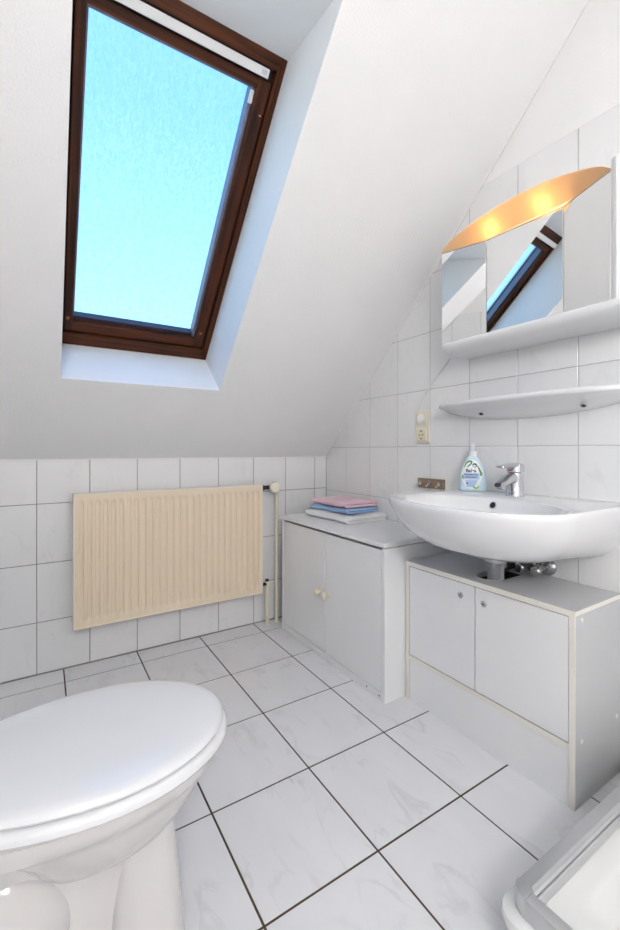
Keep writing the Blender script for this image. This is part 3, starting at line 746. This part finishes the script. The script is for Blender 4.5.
# ------------------------------------------------------------------ mirror cabinet with lamp
mc = empty('mirror_cabinet', (XR, .818, 1.33)); tag(mc, 'white three-panel mirror cabinet with lit amber lamp on top', 'mirror cabinet')
MY = [1.098, .943, .685, .530]; MX = [1.284, 1.337, 1.350, 1.284]; MZ0, MZ1 = 1.354, 1.702
xw = XR-.0008
body = prism('body', [(xw, MY[0]-.002), (MX[0]+.014, MY[0]-.002), (MX[1]+.010, MY[1]), (MX[2]+.010, MY[2]), (MX[3]+.014, MY[3]), (xw, MY[3])], MZ0, MZ1+.004, M_white, mc, 0, 1, False)
for k, nm in enumerate(('mirror_wing', 'mirror_centre', 'mirror_wing')):
    p0, p1 = Vector((MX[k], MY[k], 0)), Vector((MX[k+1], MY[k+1], 0)); d = (p1-p0).normalized(); nrm = Vector((-d.y, d.x, 0))
    if nrm.x > 0: nrm = -nrm
    a_, b_ = p0+d*.0012, p1-d*.0012
    def panel(name, a_, b_, z0, z1, t0_, t1_, mat, parent):
        pts = [a_-nrm*t0_, b_-nrm*t0_, b_-nrm*t1_, a_-nrm*t1_]
        return prism(name, [(p.x, p.y) for p in pts], z0, z1, mat, parent, 0, 1, False)
    dr = panel('mirror_door', a_, b_, MZ0, MZ1, .0015, .009, M_white, mc)
    panel('mirror', a_+d*.0012, b_-d*.0012, MZ0, MZ1-.003, 0, .0014, M_mirror, dr)
    panel('chrome_trim', a_, b_, MZ1-.0028, MZ1, -.0006, .0014, M_dchrome, dr)
# ledge under the mirrors
bm = bmesh.new()
rings = []
for y, ins, in ((MY[0]+.004, .030), (MY[0]+.001, .012), (MY[0]-.012, .002), (MY[0]-.03, 0), (.818, 0), (MY[3]+.03, 0), (MY[3]-.02, 0), (MY[3]-.036, .004), (MY[3]-.040, .02)):
    xf = 1.277+ins; z0 = 1.320; z1 = 1.3545
    rings.append([(xw, y, z1), (xf+.004, y, z1), (xf+.001, y, z1-.001), (xf, y, z1-.004), (xf+.002, y, z1-.014), (xf+.010, y, z0+.012), (xf+.022, y, z0+.004), (xf+.045, y, z0), (xw, y, z0)])
bm.free()
loft('ledge', rings, M_white, mc)
# near end panel
prism('end_panel', [(xw, MY[3]-.001), (1.288, MY[3]-.001), (1.282, MY[3]-.006), (1.279, MY[3]-.016), (1.284, MY[3]-.028), (1.296, MY[3]-.034), (xw, MY[3]-.036)], MZ0-.02, 1.735, M_white, mc, .006, 3)
# lamp: arched amber front above the mirrors, white housing behind it, two bulbs inside
na = 28
def lampsec(i):
    t_ = i/na; y = MY[0]+(MY[3]-MY[0])*t_
    k_ = max(0, math.sin(PI*t_))
    xb = MX[0]+.004+(.046)*min(1, 1.9*k_)**1.2            # follows the concave mirrors
    h_ = .005+.074*k_**.62
    xt = 1.282+.012*k_
    return y, xb, xt, h_
vs, fs = [], []
for i in range(na+1):
    y, xb, xt, h_ = lampsec(i)
    zb = MZ1+.0012
    pr_ = [(xb, zb), (xb+(xt-xb)*.45, zb+h_*.42), (xt+.003, zb+h_*.78), (xt, zb+h_*.86), (xt+.002, zb+h_*.95), (xt+.008, zb+h_)]
    inn = [(x+.0025, z) for x, z in pr_[::-1]]
    vs += [(x, y, z) for x, z in pr_+inn]
m2 = 12
for i in range(na):
    for k in range(m2): k2 = (k+1) % m2; fs.append((m2*i+k, m2*i+k2, m2*i+m2+k2, m2*i+m2+k))
fs += [tuple(range(m2)), tuple(na*m2+k for k in range(m2))]
lampc = pydata('lamp_diffuser', vs, fs, M_amber); shade(lampc, 50); attach(lampc, mc)
vs, fs = [], []
for i in range(na+1):
    y, xb, xt, h_ = lampsec(i); zt_ = MZ1+.0012+h_
    vs += [(xt+.0085, y, zt_-.0002), (xt+.0085, y, zt_+.0012), (xw, y, zt_+.004), (xw, y, zt_+.001)]
for i in range(na):
    for k in range(4): k2 = (k+1) % 4; fs.append((4*i+k, 4*i+k2, 4*i+4+k2, 4*i+4+k))
fs += [(0, 1, 2, 3), tuple(4*na+k for k in range(4))]
attach(pydata('lamp_housing', vs, fs, M_white), mc)
for yy in (.915, .733):
    lathe('bulb', [(.001, -.018), (.010, -.014), (.013, -.004), (.013, .006), (.008, .014), (.001, .017)], M_bulb, lampc, (1.350, yy, MZ1+.036), (0, 1, 0), 16)
box('bulb_holder', (1.342, .805, MZ1+.020), (1.359, .845, MZ1+.046), M_lamg, lampc, .002)

# ------------------------------------------------------------------ toilet
to = empty('toilet', (0, .87, 0)); tag(to, 'white floor-standing toilet with closed lid, left foreground', 'toilet')
TC = .8775
def egg(cx_, af, ab, b_, z, n=56, cut=None, ex=2.0):
    r_ = []
    for i in range(n):
        a_ = 2*PI*i/n; c_, s_ = math.cos(a_), math.sin(a_)
        x = cx_+(af if c_ > 0 else ab)*math.copysign(abs(c_)**(2/ex), c_); y = TC+b_*math.copysign(abs(s_)**(2/ex), s_)
        if cut is not None: x = max(cut, x)
        r_.append((x, y, z))
    return r_
CX = .090
def lidring(off, z): return egg(CX, .227+off, .280+off, .1705+off, z, cut=-.145-off)
lid = loft('lid', [lidring(-.008, .4135), lidring(-.001, .4145), lidring(.0015, .419), lidring(0, .4235), lidring(-.006, .4275), lidring(-.018, .4300), lidring(-.05, .4325), lidring(-.10, .4345), lidring(-.15, .4350)], M_seat, to)
loft('seat', [lidring(-.002, .3890), lidring(.005, .3905), lidring(.0095, .3965), lidring(.0090, .4040), lidring(.005, .4095), lidring(-.001, .4115), lidring(-.03, .4115)], M_seat, to)
for yy in (TC-.075, TC+.075): lathe('hinge', [(.012, -.02), (.013, -.018), (.013, .018), (.012, .02)], M_white, to, (-.165, yy, .415), (0, 1, 0), 16)
def br(cx_, af, ab, b_, z, ex=2.0): return egg(cx_, af, ab, b_, z, ex=ex)
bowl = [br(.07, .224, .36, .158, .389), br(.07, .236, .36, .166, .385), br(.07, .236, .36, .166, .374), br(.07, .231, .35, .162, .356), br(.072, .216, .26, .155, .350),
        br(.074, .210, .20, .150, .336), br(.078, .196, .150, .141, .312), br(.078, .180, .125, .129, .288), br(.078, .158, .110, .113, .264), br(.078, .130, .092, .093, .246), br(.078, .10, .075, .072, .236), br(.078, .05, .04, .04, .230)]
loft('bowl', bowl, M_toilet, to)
# pedestal: waisted column flaring to the floor, squared nose in front, neck and round trapway behind
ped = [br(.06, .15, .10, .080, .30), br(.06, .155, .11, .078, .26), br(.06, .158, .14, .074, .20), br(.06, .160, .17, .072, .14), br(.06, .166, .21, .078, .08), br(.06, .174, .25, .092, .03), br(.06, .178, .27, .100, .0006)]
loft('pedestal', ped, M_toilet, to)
ft = []
for z, xf, hw in ((.0008, .238, .112), (.03, .237, .109), (.09, .233, .100), (.15, .228, .090), (.20, .223, .082), (.245, .217, .072), (.28, .202, .05)):
    ft.append([(.165+(xf-.165)*math.copysign(abs(math.cos(a_))**.6, math.cos(a_)), TC+hw*math.copysign(abs(math.sin(a_))**.55, math.sin(a_)), z) for a_ in [2*PI*i/40 for i in range(40)]])
loft('foot', ft, M_toilet, to)
neck = [[(x, TC+w_*math.copysign(abs(math.cos(a_))**.7, math.cos(a_)), .19+.17*math.copysign(abs(math.sin(a_))**.5, math.sin(a_))) for a_ in [2*PI*i/32 for i in range(32)]] for x, w_ in ((-.36, .08), (-.20, .085), (-.08, .080), (.04, .070))]
loft('neck', neck, M_toilet, to)
tw = []
for k in range(13):
    f_ = -1+2*k/12; s_ = math.sqrt(max(.0, 1-abs(f_)**2.6)); s_ = max(s_, .02)
    tw.append([(-.050+.118*s_*math.cos(2*PI*i/32), TC+.108*f_, max(.0008, .178+.118*s_*math.sin(2*PI*i/32))) for i in range(32)])
loft('trapway', tw, M_toilet, to)
cis = box('cistern', (XL+.032, TC-.19, .395), (XL+.175, TC+.19, .76), M_toilet, to, .02, 3, smooth=True)
box('cistern_lid', (XL+.028, TC-.195, .76), (XL+.18, TC+.195, .785), M_toilet, to, .008, 3, smooth=True)
lathe('flush_button', [(.022, 0), (.022, .004), (.018, .006)], M_chrome, to, (XL+.105, TC, .785), (0, 0, 1), 20)

to.matrix_world = Matrix.Translation((.10, .8775, 0)) @ Matrix.Rotation(math.radians(-5), 4, 'Z') @ Matrix.Translation((-.10, -.8775, 0)) @ Matrix.Translation((0, .87, 0))

# ------------------------------------------------------------------ shower tray with its door rail
tray = empty('shower_tray', (1.08, .07, 0)); tag(tray, 'white acrylic shower tray in the right foreground corner', 'shower tray')
tx0, ty1, tx1, ty0 = .700, .482, XR-.002, -.30
def rrect(x0, x1, y0, y1, r_, z, n=8):
    p = []
    for (cx_, cy_, a0) in ((x1-r_, y1-r_, 0), (x0+r_, y1-r_, PI/2), (x0+r_, y0+r_, PI), (x1-r_, y0+r_, 1.5*PI)):
        for i in range(n+1): a_ = a0+PI/2*i/n; p.append((cx_+r_*math.cos(a_), cy_+r_*math.sin(a_), z))
    return p
def tr_(ins, z, r_=.04): return rrect(tx0+ins, tx1-ins*.2, ty0+ins, ty1-ins, r_, z)
loft('tray_shell', [tr_(.012, .001), tr_(.010, .06), tr_(.003, .09), tr_(0, .108), tr_(.002, .116), tr_(.008, .120), tr_(.045, .121), tr_(.085, .119, .06), tr_(.10, .112, .07), tr_(.115, .09, .08), tr_(.14, .055, .09), tr_(.17, .045, .10), tr_(.30, .040, .06)], M_acryl, tray)
rail = empty('shower_rail', (.73, .45, .12)); tag(rail, 'aluminium bottom rail of the shower enclosure on the tray rim', 'rail')
rx, ryo = .722, .462         # outer faces of the two legs
zt = .156
def railbar(axis):
    # profile: (distance inwards from the outer face, height)
    pr_ = [(0, .1215), (0, zt-.004), (.0015, zt-.001), (.004, zt), (.024, zt), (.026, zt-.002), (.027, zt-.010), (.031, zt-.012), (.0315, zt-.016), (.0335, zt-.016), (.034, zt-.014), (.0355, zt-.015), (.036, zt-.020), (.036, .1215)]
    if axis == 'x': return [[(x, ryo-d, z) for d, z in pr_] for x in (rx+.031, XR-.004)]
    return [[(rx+d, y, z) for d, z in pr_] for y in (ryo-.031, -.28)]
loft('rail_leg', railbar('x'), M_alu, rail); loft('rail_leg', railbar('y'), M_alu, rail)
box('seal_strip', (rx+.04, ryo-.0337, zt-.0165), (XR-.005, ryo-.0315, zt-.0150), M_gpipe, rail)
box('seal_strip', (rx+.031, -.279, zt-.016), (rx+.0337, ryo-.04, zt-.0150), M_gpipe, rail)
q = [(rx+.0307, ryo)]+[(rx+.027+.027*math.cos(a_), ryo-.027+.027*math.sin(a_)) for a_ in [PI/2+PI/2*i/12 for i in range(13)]]+[(rx, ryo-.0307), (rx+.0307, ryo-.0307)]
prism('rail_corner', q, .1215, zt+.001, M_alu, rail, .002, 2)
